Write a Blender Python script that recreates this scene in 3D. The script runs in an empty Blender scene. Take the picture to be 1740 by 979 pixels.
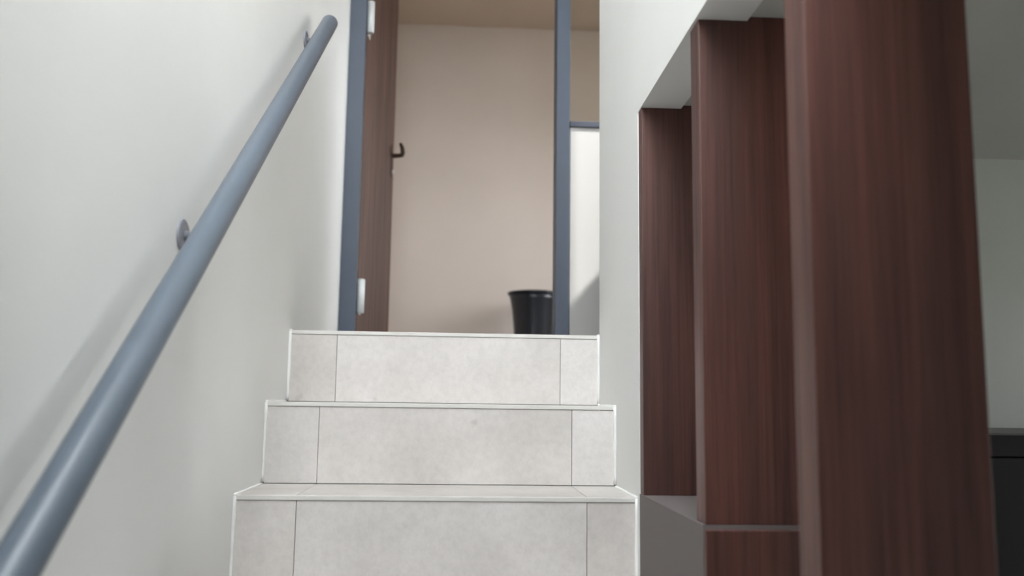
import bpy, bmesh, math, random
from mathutils import Matrix, Vector
random.seed(4)
SC = bpy.context.scene
COL = SC.collection

# ---------------------------------------------------------------- camera, sky, sun, exposure
EYE = 1.666                                   # eye height above the lower floor
cam_d = bpy.data.cameras.new('camera'); cam = bpy.data.objects.new('camera', cam_d); COL.objects.link(cam)
cam_d.sensor_width = 36.0; cam_d.lens = 1495.3 / 1740 * 36.0; cam_d.clip_start = 0.02
PITCH, YAW, ROLL = math.radians(7.525), math.radians(3.327), math.radians(0.779)
_f = Vector((math.sin(YAW)*math.cos(PITCH), math.cos(YAW)*math.cos(PITCH), math.sin(PITCH)))
_r = Vector((math.cos(YAW), -math.sin(YAW), 0)); _u = _r.cross(_f)
_r2 = math.cos(ROLL)*_r + math.sin(ROLL)*_u; _u2 = -math.sin(ROLL)*_r + math.cos(ROLL)*_u
cam.matrix_world = Matrix(((_r2.x, _u2.x, -_f.x, 0), (_r2.y, _u2.y, -_f.y, 0), (_r2.z, _u2.z, -_f.z, EYE), (0, 0, 0, 1)))
cam_d.dof.use_dof = True; cam_d.dof.focus_distance = 1.95; cam_d.dof.aperture_fstop = 2.9
SC.camera = cam

world = bpy.data.worlds.new('overcast_sky'); SC.world = world; world.use_nodes = True
bg = world.node_tree.nodes['Background']
bg.inputs[0].default_value = (0.93, 0.97, 1.0, 1); bg.inputs[1].default_value = 12.5

sun_d = bpy.data.lights.new('sun', 'SUN'); sun = bpy.data.objects.new('sun', sun_d); COL.objects.link(sun)
sun_d.energy = 7.0; sun_d.angle = math.radians(2.0); sun_d.color = (1.0, 0.97, 0.93)
sun.location = (4, -2, 7)
sun.rotation_euler = Vector((-1.0, 0.6, -1.17)).to_track_quat('-Z', 'Y').to_euler()

def portal(name, loc, sx, sy, direction):     # tells the renderer where the sky comes in; gives no light itself
    d = bpy.data.lights.new(name, 'AREA'); d.shape = 'RECTANGLE'; d.size = sx; d.size_y = sy
    d.cycles.is_portal = True
    o = bpy.data.objects.new(name, d); COL.objects.link(o); o.location = loc
    o.rotation_euler = Vector(direction).to_track_quat('-Z', 'Y').to_euler()
    return o

SC.view_settings.view_transform = 'Standard'; SC.view_settings.look = 'None'
SC.view_settings.exposure = 0.43; SC.view_settings.gamma = 1.0; SC.view_settings.use_curve_mapping = False

# ---------------------------------------------------------------- main measures (metres)
XL, XR, XW = -0.444, 0.369, 0.455             # left wall, right wall face, right wall back
RISE, TREAD, Y8 = 0.185, 0.2472, 1.8227       # step 8 is the lowest one in the photograph
def riser_y(k): return Y8 + (k - 8)*TREAD
def step_z(k): return RISE*k
LAND = step_z(10)                             # landing level 1.85
YEND = riser_y(10)                            # right wall ends at the top riser
YF = 3.22                                     # door frame plane
YB, ZB = 5.40, 4.072                          # upper room: back wall and ceiling
ZT = 4.20                                     # stairwell ceiling
SOF = 2.289                                   # underside of the lintel above the fins
ROOMC, ROOMY = 2.297, 2.087                   # side room: ceiling and back wall
SKY = (XL + 0.02, XR - 0.02, -0.6, 0.95)     # skylight opening
LW = (2.815, 3.05, 2.67, 3.55)                 # window by the landing: y0, y1, z0, z1
XLW = 0.95

# ---------------------------------------------------------------- materials
def rgb(r, g, b):
    f = lambda c: (c/255/12.92) if c/255 <= 0.04045 else ((c/255 + 0.055)/1.055)**2.4
    return (f(r), f(g), f(b), 1)
def base_mat(name, rough=0.6, spec=0.5):
    m = bpy.data.materials.new(name); m.use_nodes = True
    nt = m.node_tree; b = nt.nodes['Principled BSDF']
    b.inputs['Roughness'].default_value = rough; b.inputs['Specular IOR Level'].default_value = spec
    return m, nt, b
def noise(nt, scale, detail=4, rough=0.55, stretch=(1, 1, 1), coord='Object', offset_random=False):
    tc = nt.nodes.new('ShaderNodeTexCoord'); mp = nt.nodes.new('ShaderNodeMapping'); n = nt.nodes.new('ShaderNodeTexNoise')
    mp.inputs['Scale'].default_value = stretch
    src = tc.outputs[coord]
    if offset_random:
        oi = nt.nodes.new('ShaderNodeObjectInfo'); va = nt.nodes.new('ShaderNodeVectorMath'); va.operation = 'ADD'
        ml = nt.nodes.new('ShaderNodeMath'); ml.operation = 'MULTIPLY'; ml.inputs[1].default_value = 37.0
        nt.links.new(oi.outputs['Random'], ml.inputs[0]); nt.links.new(src, va.inputs[0]); nt.links.new(ml.outputs[0], va.inputs[1])
        src = va.outputs[0]
    nt.links.new(src, mp.inputs[0]); nt.links.new(mp.outputs[0], n.inputs['Vector'])
    n.inputs['Scale'].default_value = scale; n.inputs['Detail'].default_value = detail; n.inputs['Roughness'].default_value = rough
    return n.outputs['Fac']
def ramp(nt, fac, stops):
    r = nt.nodes.new('ShaderNodeValToRGB'); nt.links.new(fac, r.inputs[0])
    e = r.color_ramp.elements
    e[0].position, e[0].color = stops[0]; e[1].position, e[1].color = stops[1]
    for p, c in stops[2:]:
        x = e.new(p); x.color = c
    return r.outputs[0]
def mix(nt, a, b, fac, mode='MIX'):
    m = nt.nodes.new('ShaderNodeMix'); m.data_type = 'RGBA'; m.blend_type = mode
    for s, v in ((m.inputs[6], a), (m.inputs[7], b)):
        if isinstance(v, tuple): s.default_value = v
        else: nt.links.new(v, s)
    if isinstance(fac, float): m.inputs[0].default_value = fac
    else: nt.links.new(fac, m.inputs[0])
    return m.outputs[2]
def bump(nt, b, h, strength, dist=0.002):
    n = nt.nodes.new('ShaderNodeBump'); n.inputs['Strength'].default_value = strength; n.inputs['Distance'].default_value = dist
    nt.links.new(h, n.inputs['Height']); nt.links.new(n.outputs[0], b.inputs['Normal'])

def paint(name, c, var=0.05, rough=0.75, spec=0.3):
    m, nt, b = base_mat(name, rough, spec)
    c2 = tuple(x*(1 - var) for x in c[:3]) + (1,)
    nt.links.new(ramp(nt, noise(nt, 2.2, 5), [(0.35, c2), (0.65, c)]), b.inputs['Base Color'])
    bump(nt, b, noise(nt, 260, 3), 0.12, 0.001)
    return m
def plain(name, c, rough=0.5, spec=0.5, metal=0.0, var=0.08):
    m, nt, b = base_mat(name, rough, spec); b.inputs['Metallic'].default_value = metal
    c2 = tuple(x*(1 - var) for x in c[:3]) + (1,)
    nt.links.new(ramp(nt, noise(nt, 14, 4), [(0.3, c2), (0.7, c)]), b.inputs['Base Color'])
    return m
M = {}
M['wall'] = paint('white_wall_paint', rgb(238, 238, 236), 0.03)
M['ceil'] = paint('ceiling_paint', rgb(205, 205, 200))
M['room'] = paint('side_room_paint', rgb(233, 236, 230))
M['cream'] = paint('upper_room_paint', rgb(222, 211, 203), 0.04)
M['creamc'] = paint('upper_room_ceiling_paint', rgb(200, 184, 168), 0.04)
M['taupe'] = paint('taupe_parapet_paint', rgb(120, 113, 112), 0.05)
M['ground'] = paint('outdoor_paving', rgb(120, 118, 112), 0.1)
M['panel'] = paint('half_wall_paint', rgb(176, 175, 173), 0.02)

def tile_mat(name, a, b_, c):
    m, nt, b = base_mat(name, 0.55, 0.4)
    cl = ramp(nt, noise(nt, 5.5, 7, 0.62, offset_random=True), [(0.30, a), (0.62, b_), (0.8, c)])
    fine = ramp(nt, noise(nt, 70, 5, 0.7, offset_random=True), [(0.25, (0.80, 0.80, 0.79, 1)), (0.60, (1, 1, 1, 1))])
    col = mix(nt, cl, fine, 0.55, 'MULTIPLY')
    spots = ramp(nt, noise(nt, 24, 2, 0.5, offset_random=True), [(0.70, (1, 1, 1, 1)), (0.80, (0.80, 0.77, 0.75, 1))])
    col = mix(nt, col, spots, 0.6, 'MULTIPLY')
    oi = nt.nodes.new('ShaderNodeObjectInfo')
    tone = ramp(nt, oi.outputs['Random'], [(0.0, (0.93, 0.915, 0.905, 1)), (1.0, (1.0, 1.0, 1.01, 1))])
    col = mix(nt, col, tone, 1.0, 'MULTIPLY')
    nt.links.new(col, b.inputs['Base Color'])
    bump(nt, b, noise(nt, 90, 5, 0.65), 0.10, 0.001)
    return m
M['tile'] = tile_mat('stone_look_tile', rgb(216, 212, 208), rgb(232, 228, 225), rgb(238, 235, 232))
M['tread'] = tile_mat('stone_look_tread_tile', rgb(200, 195, 191), rgb(216, 212, 208), rgb(224, 221, 218))
M['edge'] = plain('pale_cut_tile_edge', rgb(228, 226, 222), 0.6, 0.3)
M['sealant'] = plain('white_sealant', rgb(250, 250, 248), 0.45, 0.5, var=0.02)
M['concrete'] = paint('stair_grout', rgb(165, 162, 158), 0.1)
M['floor'] = tile_mat('floor_tile', rgb(150, 145, 140), rgb(168, 164, 160), rgb(178, 175, 171))

def wood_mat(name, c0, c1, c2, rough=0.42):
    m, nt, b = base_mat(name, rough, 0.5)
    broad = noise(nt, 9, 5, 0.6, (1.0, 1.0, 0.07), offset_random=True)
    fine = noise(nt, 95, 5, 0.7, (1.0, 1.0, 0.022), offset_random=True)
    col = ramp(nt, broad, [(0.28, c0), (0.5, c1), (0.74, c2)])
    streak = ramp(nt, fine, [(0.32, (0.42, 0.38, 0.38, 1)), (0.62, (1.08, 1.03, 1.0, 1))])
    col = mix(nt, col, streak, 0.85, 'MULTIPLY')
    nt.links.new(col, b.inputs['Base Color'])
    rr = ramp(nt, fine, [(0.3, (rough + 0.12,)*3 + (1,)), (0.7, (rough - 0.05,)*3 + (1,))])
    nt.links.new(rr, b.inputs['Roughness'])
    bump(nt, b, fine, 0.18, 0.0008)
    return m
M['wood'] = wood_mat('dark_walnut_laminate', rgb(72, 50, 47), rgb(96, 64, 58), rgb(118, 74, 65))
M['doorwood'] = wood_mat('brown_door_veneer', rgb(78, 55, 48), rgb(94, 67, 58), rgb(102, 75, 64), 0.5)
M['frame'] = plain('blue_grey_frame_paint', rgb(74, 84, 100), 0.45, 0.5)
M['cap'] = plain('dark_cap_paint', rgb(62, 67, 80), 0.5, 0.4)
M['rail'] = plain('blue_grey_rail_paint', rgb(100, 111, 124), 0.35, 0.5)
M['bracket'] = plain('grey_bracket_metal', rgb(150, 152, 160), 0.4, 0.5, 0.3)
M['hinge'] = plain('pale_hinge_metal', rgb(220, 222, 222), 0.4, 0.5, 0.1)
M['bronze'] = plain('dark_bronze', rgb(88, 70, 58), 0.4, 0.5, 0.5)
M['black'] = plain('black_plastic', rgb(30, 34, 42), 0.32, 0.5)
M['cabinet'] = plain('black_cabinet_laminate', rgb(34, 29, 30), 0.5, 0.4)
M['cabtop'] = plain('grey_cabinet_top', rgb(120, 120, 120), 0.5, 0.4)
M['alu'] = plain('aluminium', rgb(190, 192, 195), 0.4, 0.5, 0.6)

def glass_mat():
    m = bpy.data.materials.new('clear_glass'); m.use_nodes = True; nt = m.node_tree
    b = nt.nodes['Principled BSDF']; nt.nodes.remove(b)
    t = nt.nodes.new('ShaderNodeBsdfTransparent'); t.inputs[0].default_value = (0.95, 0.96, 0.95, 1)
    g = nt.nodes.new('ShaderNodeBsdfGlossy'); g.inputs['Roughness'].default_value = 0.03
    fr = nt.nodes.new('ShaderNodeFresnel'); fr.inputs[0].default_value = 1.2
    mx = nt.nodes.new('ShaderNodeMixShader')
    nt.links.new(fr.outputs[0], mx.inputs[0]); nt.links.new(t.outputs[0], mx.inputs[1]); nt.links.new(g.outputs[0], mx.inputs[2])
    nt.links.new(mx.outputs[0], nt.nodes['Material Output'].inputs[0])
    return m
M['glass'] = glass_mat()
def glow_mat():
    m, nt, b = base_mat('added_lamp_glow', 0.4)  # glow of the unseen lamp added for warm fill upstairs
    b.inputs['Base Color'].default_value = (0.9, 0.85, 0.75, 1)
    b.inputs['Emission Color'].default_value = (1.0, 0.72, 0.42, 1); b.inputs['Emission Strength'].default_value = 6.0
    return m
M['glow'] = glow_mat()

# ---------------------------------------------------------------- helpers
def link(name, bm, mat, parent=None, loc=(0, 0, 0), smooth=False):
    bmesh.ops.recalc_face_normals(bm, faces=bm.faces)
    me = bpy.data.meshes.new(name); bm.to_mesh(me); bm.free()
    me.materials.append(M[mat])
    if smooth:
        for p in me.polygons: p.use_smooth = True
    o = bpy.data.objects.new(name, me); COL.objects.link(o); o.location = loc
    if parent: o.parent = parent
    return o
def empty(name, loc=(0, 0, 0), rz=0.0, parent=None):
    o = bpy.data.objects.new(name, None); COL.objects.link(o); o.location = loc; o.rotation_euler = (0, 0, rz)
    o.empty_display_size = 0.1
    if parent: o.parent = parent
    return o
def tag(o, label, cat=None, group=None, kind=None):
    o['label'] = label
    if cat: o['category'] = cat
    if group: o['group'] = group
    if kind: o['kind'] = kind
    return o
def struct(o, label, cat):
    return tag(o, label, cat, kind='structure')
def box(bm, x0, x1, y0, y1, z0, z1, bev=0.0, seg=2):
    v = [bm.verts.new((x, y, z)) for x in (x0, x1) for y in (y0, y1) for z in (z0, z1)]
    q = [(0, 1, 3, 2), (4, 6, 7, 5), (0, 4, 5, 1), (2, 3, 7, 6), (0, 2, 6, 4), (1, 5, 7, 3)]
    fs = [bm.faces.new([v[i] for i in f]) for f in q]
    if bev:
        es = {e for f in fs for e in f.edges}
        bmesh.ops.bevel(bm, geom=list(es), offset=bev, segments=seg, profile=0.5, affect='EDGES')
    return bm
def bx(*a, **k): return box(bmesh.new(), *a, **k)
def prism(pts, axis, a0, a1, bev=0.0):
    bm = bmesh.new()
    def P(p, a):
        return {'x': (a, p[0], p[1]), 'y': (p[0], a, p[1]), 'z': (p[0], p[1], a)}[axis]
    A = [bm.verts.new(P(p, a0)) for p in pts]; B = [bm.verts.new(P(p, a1)) for p in pts]
    n = len(pts)
    fs = [bm.faces.new(A), bm.faces.new(B[::-1])]
    for i in range(n): fs.append(bm.faces.new((A[i], B[i], B[(i+1) % n], A[(i+1) % n])))
    if bev: bmesh.ops.bevel(bm, geom=list(bm.edges), offset=bev, segments=2, profile=0.5, affect='EDGES')
    return bm
def tube(bm, pts, rad, n=16, caps=True):
    pts = [Vector(p) for p in pts]
    rads = rad if isinstance(rad, (list, tuple)) else [rad]*len(pts)
    rings = []
    for i, p in enumerate(pts):
        d = (pts[min(i+1, len(pts)-1)] - pts[max(i-1, 0)]).normalized()
        a = d.cross(Vector((0, 0, 1)))
        if a.length < 1e-4: a = d.cross(Vector((1, 0, 0)))
        a.normalize(); b = d.cross(a)
        rings.append([bm.verts.new(p + (a*math.cos(2*math.pi*k/n) + b*math.sin(2*math.pi*k/n))*rads[i]) for k in range(n)])
    for i in range(len(rings)-1):
        for k in range(n): bm.faces.new((rings[i][k], rings[i][(k+1) % n], rings[i+1][(k+1) % n], rings[i+1][k]))
    if caps: bm.faces.new(rings[0][::-1]); bm.faces.new(rings[-1])
    return bm
def lathe(prof, n=40):
    bm = bmesh.new(); rings = []
    for r, z in prof:
        if r < 1e-5: rings.append([bm.verts.new((0, 0, z))])
        else: rings.append([bm.verts.new((r*math.cos(2*math.pi*k/n), r*math.sin(2*math.pi*k/n), z)) for k in range(n)])
    for a, b in zip(rings, rings[1:]):
        for k in range(n):
            k2 = (k+1) % n
            if len(a) == 1: bm.faces.new((a[0], b[k], b[k2]))
            elif len(b) == 1: bm.faces.new((a[k], a[k2], b[0]))
            else: bm.faces.new((a[k], a[k2], b[k2], b[k]))
    return bm

# ---------------------------------------------------------------- the setting: shell
YN = -1.30                                    # wall behind the photographer
XE = 3.00                                     # far side wall of the side room
o = link('floor', bx(XL - 0.1, XE + 0.1, YN - 0.1, 2.16, -0.1, 0), 'floor'); struct(o, 'grey tiled lower floor at the foot of the stairs', 'floor')
o = link('wall_left', bx(XL - 0.12, XL, YN - 0.1, YF, 0, ZT), 'wall'); struct(o, 'tall white painted wall carrying the handrail', 'wall')
# right stair wall: one profile in Y/Z with the lintel over the fins
prof = [(YEND, 0), (YEND, ZT), (YN, ZT), (YN, SOF), (1.80, SOF), (1.80, 0)]
o = link('wall_right', prism(prof, 'x', XR, XW), 'wall'); struct(o, 'white stair wall with a flat lintel above the wooden fins', 'wall')
# stepped parapet under the fins
LEDGE = [(1.335, 1.490), (0.895, 1.160), (0.455, 0.830), (0.015, 0.500)]
pp = [(1.80, 0), (1.80, LEDGE[0][1])]
for i, (y, z) in enumerate(LEDGE):
    pp.append((y, z)); pp.append((y, LEDGE[i+1][1] if i+1 < len(LEDGE) else 0))
par = link('wall_parapet', prism(pp, 'x', XR, 0.560), 'taupe'); struct(par, 'low stepped taupe-grey parapet under the wooden fins', 'wall')
for i, (y, z) in enumerate(LEDGE):
    z0 = LEDGE[i+1][1] if i+1 < len(LEDGE) else 0.0
    c = link('cladding_board', bx(XR + 0.001, 0.558, y - 0.014, y, z0 + 0.001, z - 0.006, bev=0.0015), 'wood', par); c['label'] = 'dark red-brown wooden facing board'
BW = (XL + 0.03, XR - 0.03, 2.70, 4.12)          # tall window high behind the photographer
bm = bmesh.new()
box(bm, XL - 0.12, XE + 0.1, YN - 0.1, YN, 0, BW[2]); box(bm, XL - 0.12, XE + 0.1, YN - 0.1, YN, BW[3], ZT)
box(bm, XL - 0.12, BW[0], YN - 0.1, YN, BW[2], BW[3]); box(bm, BW[1], XE + 0.1, YN - 0.1, YN, BW[2], BW[3])
w = empty('window_5', ((BW[0] + BW[1])/2, YN - 0.05, BW[2])); struct(w, 'tall window high in the wall behind the foot of the stairs', 'window')
hw, hh = (BW[1] - BW[0])/2, BW[3] - BW[2]
for a in ((-hw, -hw + 0.03, 0, hh), (hw - 0.03, hw, 0, hh), (-hw + 0.03, hw - 0.03, 0, 0.03), (-hw + 0.03, hw - 0.03, hh - 0.03, hh)):
    link('frame_bar', bx(a[0], a[1], -0.02, 0.02, a[2], a[3]), 'alu', w)
portal('back_portal', ((BW[0] + BW[1])/2, YN - 0.03, (BW[2] + BW[3])/2), BW[1] - BW[0], BW[3] - BW[2], (0, 1, 0))
o = link('wall_back', bm, 'wall'); struct(o, 'white wall behind the foot of the stairs', 'wall')
# stairwell ceiling with its skylight
bm = bmesh.new()
box(bm, XL - 0.12, XLW + 0.1, YN - 0.1, SKY[2], ZT, ZT + 0.15)
box(bm, XL - 0.12, XLW + 0.1, SKY[3], YF, ZT, ZT + 0.15)
box(bm, XL - 0.12, SKY[0], SKY[2], SKY[3], ZT, ZT + 0.15)
box(bm, SKY[1], XLW + 0.1, SKY[2], SKY[3], ZT, ZT + 0.15)
o = link('ceiling', bm, 'wall'); struct(o, 'white stairwell ceiling around a skylight', 'ceiling')
w = empty('window_1', (0, (SKY[2] + SKY[3])/2, ZT + 0.15)); struct(w, 'skylight above the stairwell with a slim metal frame', 'window')
cx, hy = (SKY[0] + SKY[1])/2, (SKY[3] - SKY[2])/2
for a in ((SKY[0], SKY[0] + 0.03, -hy, hy), (SKY[1] - 0.03, SKY[1], -hy, hy), (SKY[0] + 0.03, SKY[1] - 0.03, -hy, -hy + 0.03), (SKY[0] + 0.03, SKY[1] - 0.03, hy - 0.03, hy)):
    link('frame_bar', bx(a[0], a[1], a[2], a[3], 0.0, 0.03), 'alu', w)
portal('skylight_portal', (cx, (SKY[2] + SKY[3])/2, ZT + 0.10), SKY[1] - SKY[0], SKY[3] - SKY[2], (0, 0, -1))

o = link('shade_slab', bx(XL, XR, YN, 0.14, 2.36, 2.50), 'ceil'); struct(o, 'unseen slab added above the foot of the stairs to shade the lower steps', 'ceiling')  # unseen slab, added to keep light from behind off the lower risers
o = link('ground', bx(-40, 40, -40, 40, -0.30, -0.12), 'ground'); struct(o, 'grey paved ground outside the house', 'ground')

# side room behind the fins
o = link('wall_room_far', bx(XW, XE, ROOMY, 2.16, 0, ROOMC), 'room'); struct(o, 'pale grey-green wall of the side room', 'wall')
o = link('ceiling_room', bx(XW, XE + 0.1, YN, 2.16, ROOMC, ROOMC + 0.12), 'ceil'); struct(o, 'flat grey ceiling of the side room', 'ceiling')
# outer wall of the side room with an unseen window added to light it
RW = (0.92, 1.70, 0.8, 1.95)  # added opening, placed so its light misses the fin fronts
bm = bmesh.new()
box(bm, XE, XE + 0.1, YN, RW[0], 0, ROOMC); box(bm, XE, XE + 0.1, RW[1], 2.16, 0, ROOMC)
box(bm, XE, XE + 0.1, RW[0], RW[1], 0, RW[2]); box(bm, XE, XE + 0.1, RW[0], RW[1], RW[3], ROOMC)
o = link('wall_room_side', bm, 'room'); struct(o, 'outer wall of the side room with a window opening', 'wall')
w = empty('added_window_2', (XE + 0.05, (RW[0] + RW[1])/2, RW[2])); struct(w, 'unseen window added in the outer wall of the side room', 'window')
hw, hh = (RW[1] - RW[0])/2, RW[3] - RW[2]
for a in ((-hw, -hw + 0.05, 0, hh), (hw - 0.05, hw, 0, hh), (-0.025, 0.025, 0.05, hh - 0.05), (-hw + 0.05, hw - 0.05, 0, 0.05), (-hw + 0.05, hw - 0.05, hh - 0.05, hh)):
    link('frame_bar', bx(-0.03, 0.03, a[0], a[1], a[2], a[3]), 'alu', w)
portal('side_room_portal', (XE + 0.02, (RW[0] + RW[1])/2, (RW[2] + RW[3])/2), RW[1] - RW[0], RW[3] - RW[2], (-1, 0, 0))

# landing and its window
o = link('floor_landing', bx(XL, XLW, YEND + 0.02, YF + 0.10, LAND - 0.14, LAND - 0.0), 'floor'); struct(o, 'tiled landing at the top of the stairs', 'floor')
o = link('wall_landing_near', bx(XW, XLW, 2.16, YEND, 0, ZT), 'wall'); struct(o, 'white return wall on the near side of the landing', 'wall')
bm = bmesh.new()
y0, y1, z0, z1 = LW
box(bm, XLW, XLW + 0.10, 2.16, y0, 0, ZT); box(bm, XLW, XLW + 0.10, y1, YF + 0.10, 0, ZT)
box(bm, XLW, XLW + 0.10, y0, y1, 0, z0); box(bm, XLW, XLW + 0.10, y0, y1, z1, ZT)
o = link('wall_landing_side', bm, 'wall'); struct(o, 'white end wall of the landing with a window opening', 'wall')
w = empty('window_3', (XLW + 0.08, (y0 + y1)/2, z0)); struct(w, 'window at the end of the landing with a slim frame', 'window')
hw, hh = (y1 - y0)/2, z1 - z0
for a in ((-hw, -hw + 0.025, 0, hh), (hw - 0.025, hw, 0, hh), (-hw + 0.025, hw - 0.025, 0, 0.025), (-hw + 0.025, hw - 0.025, hh - 0.025, hh)):
    link('frame_bar', bx(-0.015, 0.015, a[0], a[1], a[2], a[3]), 'alu', w)
portal('landing_portal', (XLW + 0.05, (y0 + y1)/2, (z0 + z1)/2), y1 - y0, z1 - z0, (-1, 0, 0))

# upper room
X0, X1 = -0.62, 2.0
o = link('floor_upper', bx(X0, X1, YF + 0.10, YB, LAND - 0.14, LAND), 'floor'); struct(o, 'tiled floor of the upper room', 'floor')
o = link('wall_upper_far', bx(X0 - 0.1, X1 + 0.1, YB, YB + 0.1, LAND - 0.14, ZB), 'cream'); struct(o, 'plain cream back wall of the upper room', 'wall')
o = link('wall_upper_left', bx(X0 - 0.1, X0, YF, YB, LAND - 0.14, ZB), 'cream'); struct(o, 'cream side wall behind the open door', 'wall')
UW = (3.85, 4.60, 2.45, 3.40)  # unseen opening, added so daylight brightens the lower back wall
bm = bmesh.new()
box(bm, X1, X1 + 0.1, YF, UW[0], LAND - 0.14, ZB); box(bm, X1, X1 + 0.1, UW[1], YB, LAND - 0.14, ZB)
box(bm, X1, X1 + 0.1, UW[0], UW[1], LAND - 0.14, UW[2]); box(bm, X1, X1 + 0.1, UW[0], UW[1], UW[3], ZB)
w = empty('added_window_6', (X1 + 0.07, (UW[0] + UW[1])/2, UW[2])); struct(w, 'unseen window added in the far side wall of the upper room', 'window')
hw, hh = (UW[1] - UW[0])/2, UW[3] - UW[2]
for a in ((-hw, -hw + 0.03, 0, hh), (hw - 0.03, hw, 0, hh), (-hw + 0.03, hw - 0.03, 0, 0.03), (-hw + 0.03, hw - 0.03, hh - 0.03, hh)):
    link('frame_bar', bx(-0.02, 0.02, a[0], a[1], a[2], a[3]), 'alu', w)
portal('upper_portal', (X1 + 0.05, (UW[0] + UW[1])/2, (UW[2] + UW[3])/2), UW[1] - UW[0], UW[3] - UW[2], (-1, 0, 0))
o = link('wall_upper_right', bm, 'cream'); struct(o, 'cream side wall at the far end of the upper room', 'wall')
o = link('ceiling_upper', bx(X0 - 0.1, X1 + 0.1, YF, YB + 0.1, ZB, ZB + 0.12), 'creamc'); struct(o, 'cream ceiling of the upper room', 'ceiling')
HEAD = 3.93
bm = bmesh.new()
box(bm, X0, XL, YF, YF + 0.10, LAND - 0.14, ZB); box(bm, XL, XLW, YF, YF + 0.10, HEAD, ZB)
box(bm, XLW, X1, YF, YF + 0.10, LAND - 0.14, ZB)
o = link('wall_door', bm, 'cream'); struct(o, 'wall around the doorway at the top of the stairs', 'wall')
# white half wall beside the door, with its dark cap, and the glass over it
CAP = 2.737
o = link('wall_half', bx(0.402, XLW, YF + 0.004, YF + 0.10, LAND, CAP - 0.022), 'panel'); struct(o, 'pale half wall beside the doorway', 'wall')
w4 = empty('window_4', (0.40, YF + 0.05, CAP)); struct(w4, 'clear side window above the pale half wall', 'window')
link('sill', bx(0.0, XLW - 0.40, -0.055, 0.05, -0.022, 0.0, bev=0.002), 'cap', w4)
link('pane', bx(0.002, XLW - 0.402, -0.003, 0.003, 0.0, HEAD - CAP - 0.04), 'glass', w4)
link('head_bar', bx(0.0, XLW - 0.40, -0.05, 0.05, HEAD - CAP - 0.04, HEAD - CAP), 'frame', w4)

# door frame
fr = empty('trim_1', (0, YF, LAND)); struct(fr, 'blue-grey door frame at the top of the stairs', 'door frame')
jh = HEAD - LAND
bm = bmesh.new(); box(bm, XL, -0.384, 0, 0.03, 0, jh - 0.05); box(bm, XL, -0.400, 0.03, 0.10, 0, jh - 0.05)
link('jamb', bm, 'frame', fr)
bm = bmesh.new(); box(bm, 0.348, 0.400, 0, 0.10, 0, jh - 0.05, bev=0.002)
link('jamb', bm, 'frame', fr)
link('head', bx(XL, 0.400, 0, 0.10, jh - 0.05, jh), 'frame', fr)

# open door leaf, hung on the left jamb
hx, hyy = -0.384, YF + 0.045
ang = math.atan2(4.0 - hyy, -0.326 - hx)
door = empty('door_1', (hx, hyy, LAND), ang); struct(door, 'brown wooden door standing open into the upper room', 'door')
LEN = 0.738
# local x along the leaf from the hinge, local -y is the face seen from the stairs
leaf = link('leaf', bx(0.006, LEN, 0.0, 0.036, 0.008, jh - 0.06, bev=0.0015), 'doorwood', door)
for zc in (0.205, 1.29, 1.90):
    h = empty('hinge', (0.0, 0, zc), 0, door)
    link('hinge_leaf', bx(0.010, 0.060, -0.003, 0.0, -0.065, 0.065, bev=0.001), 'hinge', h)
    bm = bmesh.new(); tube(bm, [(-0.004, -0.014, -0.064), (-0.004, -0.014, -0.062), (-0.004, -0.014, 0.062), (-0.004, -0.014, 0.064)], [0.011, 0.014, 0.014, 0.011], 16); link('hinge_pin', bm, 'hinge', h, smooth=True)
hd = empty('door_handle', (LEN - 0.062, 0.0, 0.935), 0, door); hd['label'] = 'dark bronze lever handle'
link('handle_plate', bx(-0.018, 0.018, -0.006, 0.0, -0.10, 0.05, bev=0.002), 'bronze', hd)
bm = bmesh.new(); tube(bm, [(0, -0.006, 0), (0, -0.035, 0.002), (-0.006, -0.050, 0.004), (-0.03, -0.056, 0.008), (-0.075, -0.060, 0.016), (-0.115, -0.058, 0.022)], [0.011, 0.010, 0.011, 0.011, 0.010, 0.007], 12)
link('lever', bm, 'bronze', hd, smooth=True)
bm = bmesh.new(); tube(bm, [(0.0, -0.005, -0.075), (0.0, -0.012, -0.075)], 0.009, 12); link('lock_cylinder', bm, 'hinge', hd)

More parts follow.
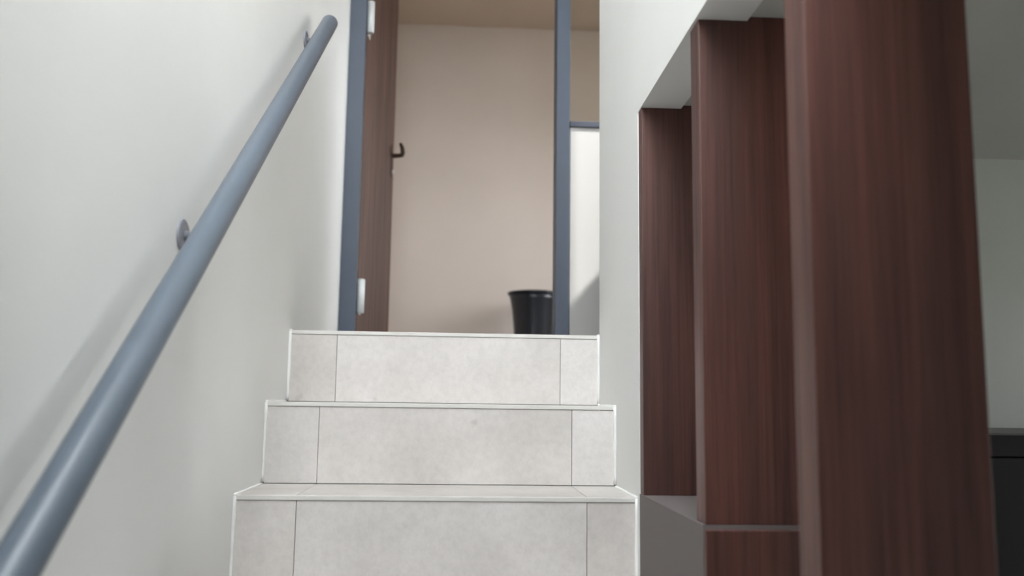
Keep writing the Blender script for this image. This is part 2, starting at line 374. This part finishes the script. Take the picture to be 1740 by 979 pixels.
# ---------------------------------------------------------------- staircase
stair = empty('staircase', (0, 0, 0)); struct(stair, 'straight flight of grey stone-look tiled steps between the walls', 'staircase')
JX = (-0.320, 0.265)                          # tile joints
G = 0.0005
def bead(pts, r):                             # slightly uneven sealant line
    bm = bmesh.new(); P = []
    for a, b in zip(pts, pts[1:]):
        n = max(2, int((Vector(b) - Vector(a)).length/0.02))
        for i in range(n):
            p = Vector(a).lerp(Vector(b), i/n); P.append(p)
    P.append(Vector(pts[-1]))
    return tube(bm, P, [r*random.uniform(0.75, 1.25) for _ in P], 6)
for k in range(1, 11):
    y, z, zb = riser_y(k), step_z(k), step_z(k-1)
    yb = riser_y(k+1) if k < 10 else y + 0.10
    st = link('step', bx(XL + 0.001, XR - 0.001, y + 0.012, yb + 0.012, max(0, zb - 0.25), z - 0.011), 'concrete', stair)
    edges = (XL + 0.004, JX[0], JX[1], XR - 0.004)
    for a, b in zip(edges, edges[1:]):
        link('riser_tile', bx(a + G, b - G, y, y + 0.010, zb + 0.001, z - 0.0104, bev=0.0008, seg=1), 'tile', st)
        link('tread_tile', bx(a + G, b - G, y + 0.0005, yb - 0.0005, z - 0.010, z, bev=0.0008, seg=1), 'tread', st)
    link('nosing_edge', bx(XL + 0.004, XR - 0.004, y - 0.0025, y + 0.0003, z - 0.0100, z - 0.0006, bev=0.0012), 'edge', st)
    for x in (XL + 0.0025, XR - 0.0025):
        link('sealant_bead', bead([(x, y - 0.001, zb + 0.004), (x, y - 0.001, z - 0.002)], 0.0038), 'sealant', st, smooth=True)
        link('sealant_bead', bead([(x, y - 0.002, z), (x, yb - 0.004, z)], 0.0030), 'sealant', st, smooth=True)

# ---------------------------------------------------------------- wooden fins
def fin(y, z0, thick, label, x0=0.372, x1=0.555):
    pts = [(x0, z0), (x1, z0), (x1, ROOMC), (XW + 0.002, ROOMC), (XW + 0.002, SOF), (x0, SOF)]
    bm = prism([(p[0] - x0, p[1] - z0) for p in pts], 'y', 0, thick, bev=0.0016)
    o = link('wooden_fin', bm, 'wood', loc=(x0, y, z0))
    return tag(o, label, 'post', 'dark wooden fins beside the stairs')
fin(1.768, LEDGE[0][1], 0.032, 'dark wooden fin set flush against the end of the white stair wall', 0.3705)
fin(1.337, LEDGE[0][1], 0.050, 'dark wooden fin on the parapet edge above the red-brown facing board', 0.374)
fin(0.900, LEDGE[1][1], 0.058, 'broad dark wooden fin with reddish grain nearest the side room cabinet', 0.370)

# ---------------------------------------------------------------- handrail on the left wall
rail = empty('handrail', (XL, 1.40, 1.925)); tag(rail, 'blue-grey round tube handrail on wall brackets, sloping up the white stair wall', 'handrail')
RX, S = -0.390, 0.771
def rz(y): return 2.698 + (y - 2.365)*S
bm = bmesh.new(); R = 0.0225
ya, yb = 0.05, 2.415
dirv = Vector((0, 1, S)).normalized()
A, B = Vector((RX, ya, rz(ya))), Vector((RX, yb, rz(yb)))
tube(bm, [A - dirv*0.006, A - dirv*0.004, A, B, B + dirv*0.004, B + dirv*0.006], [R*0.7, R*0.9, R, R, R*0.9, R*0.7], 28)
bmesh.ops.translate(bm, verts=bm.verts, vec=-rail.location)
link('rail_tube', bm, 'rail', rail, smooth=True)
for y in (0.45, 1.40, 2.345):
    b = empty('bracket', (0, y - 1.40, rz(y) - 0.030 - 1.925), 0, rail)
    bm = bmesh.new(); tube(bm, [(0.0, 0, 0), (0.004, 0, 0), (0.006, 0, 0)], [0.026, 0.026, 0.022], 24); link('wall_plate', bm, 'bracket', b)
    bm = bmesh.new(); tube(bm, [(0.004, 0, 0), (0.026, 0, -0.004), (0.044, 0, -0.001), (0.053, 0, 0.010)], [0.008, 0.008, 0.008, 0.009], 12); link('arm', bm, 'bracket', b, smooth=True)

# ---------------------------------------------------------------- waste bin in the upper room
bn = empty('waste_bin', (0.430, 5.13, LAND)); tag(bn, 'black plastic waste bin with flared rim in the upper room doorway', 'bin')
H = 0.468
link('body', lathe([(0, 0.0), (0.104, 0.0), (0.108, 0.006), (0.117, H*0.5), (0.128, H*0.76), (0.140, H*0.90), (0.150, H - 0.012), (0.146, H - 0.012), (0.124, H*0.76), (0.104, 0.012), (0, 0.010)], 48), 'black', bn, smooth=True)
link('rim', lathe([(0.147, H - 0.016), (0.155, H - 0.014), (0.158, H - 0.006), (0.154, H), (0.148, H - 0.002), (0.147, H - 0.016)], 48), 'black', bn, smooth=True)

# ---------------------------------------------------------------- lamp added out of view to warm the upper room
lp = empty('added_lamp', (1.05, 4.25, ZB)); tag(lp, 'round warm lamp added on the unseen part of the upper room ceiling', 'lamp')
bm = lathe([(0, 0), (0.13, 0), (0.13, -0.02), (0, -0.02)], 32); link('lamp_base', bm, 'hinge', lp)
bm = lathe([(0.12, -0.02), (0.12, -0.035), (0.10, -0.055), (0.05, -0.068), (0, -0.072)], 32); link('lamp_shade', bm, 'glow', lp, smooth=True)

# ---------------------------------------------------------------- dark cabinet in the side room
cb = empty('tall_cabinet', (0.78, 1.595, 0)); tag(cb, 'tall dark cabinet with a grey top against the side room wall', 'cabinet')
CW, CD, CH = 1.0, ROOMY - 1.595, 1.6255
link('body', bx(0, CW, 0.018, CD, 0.08, CH - 0.004), 'cabinet', cb)
link('top_surface', bx(0, CW, 0.0, CD, CH - 0.004, CH, bev=0.001), 'cabtop', cb)
link('top_rail', bx(0, CW, 0.0, 0.018, CH - 0.043, CH - 0.004, bev=0.001), 'cabinet', cb)
link('plinth', bx(0.02, CW - 0.02, 0.05, CD, 0, 0.08), 'cabinet', cb)
for i in range(2):
    a = 0.002 + i*CW/2
    d = link('door', bx(a, a + CW/2 - 0.004, 0.0, 0.017, 0.085, CH - 0.046, bev=0.001), 'cabinet', cb)
    hx_ = a + (CW/2 - 0.045 if i == 0 else 0.04)
    bm = bmesh.new(); tube(bm, [(hx_, 0.0, 0.80), (hx_, -0.025, 0.81), (hx_, -0.025, 0.99), (hx_, 0.0, 1.0)], 0.005, 10)
    link('handle', bm, 'alu', d, smooth=True)
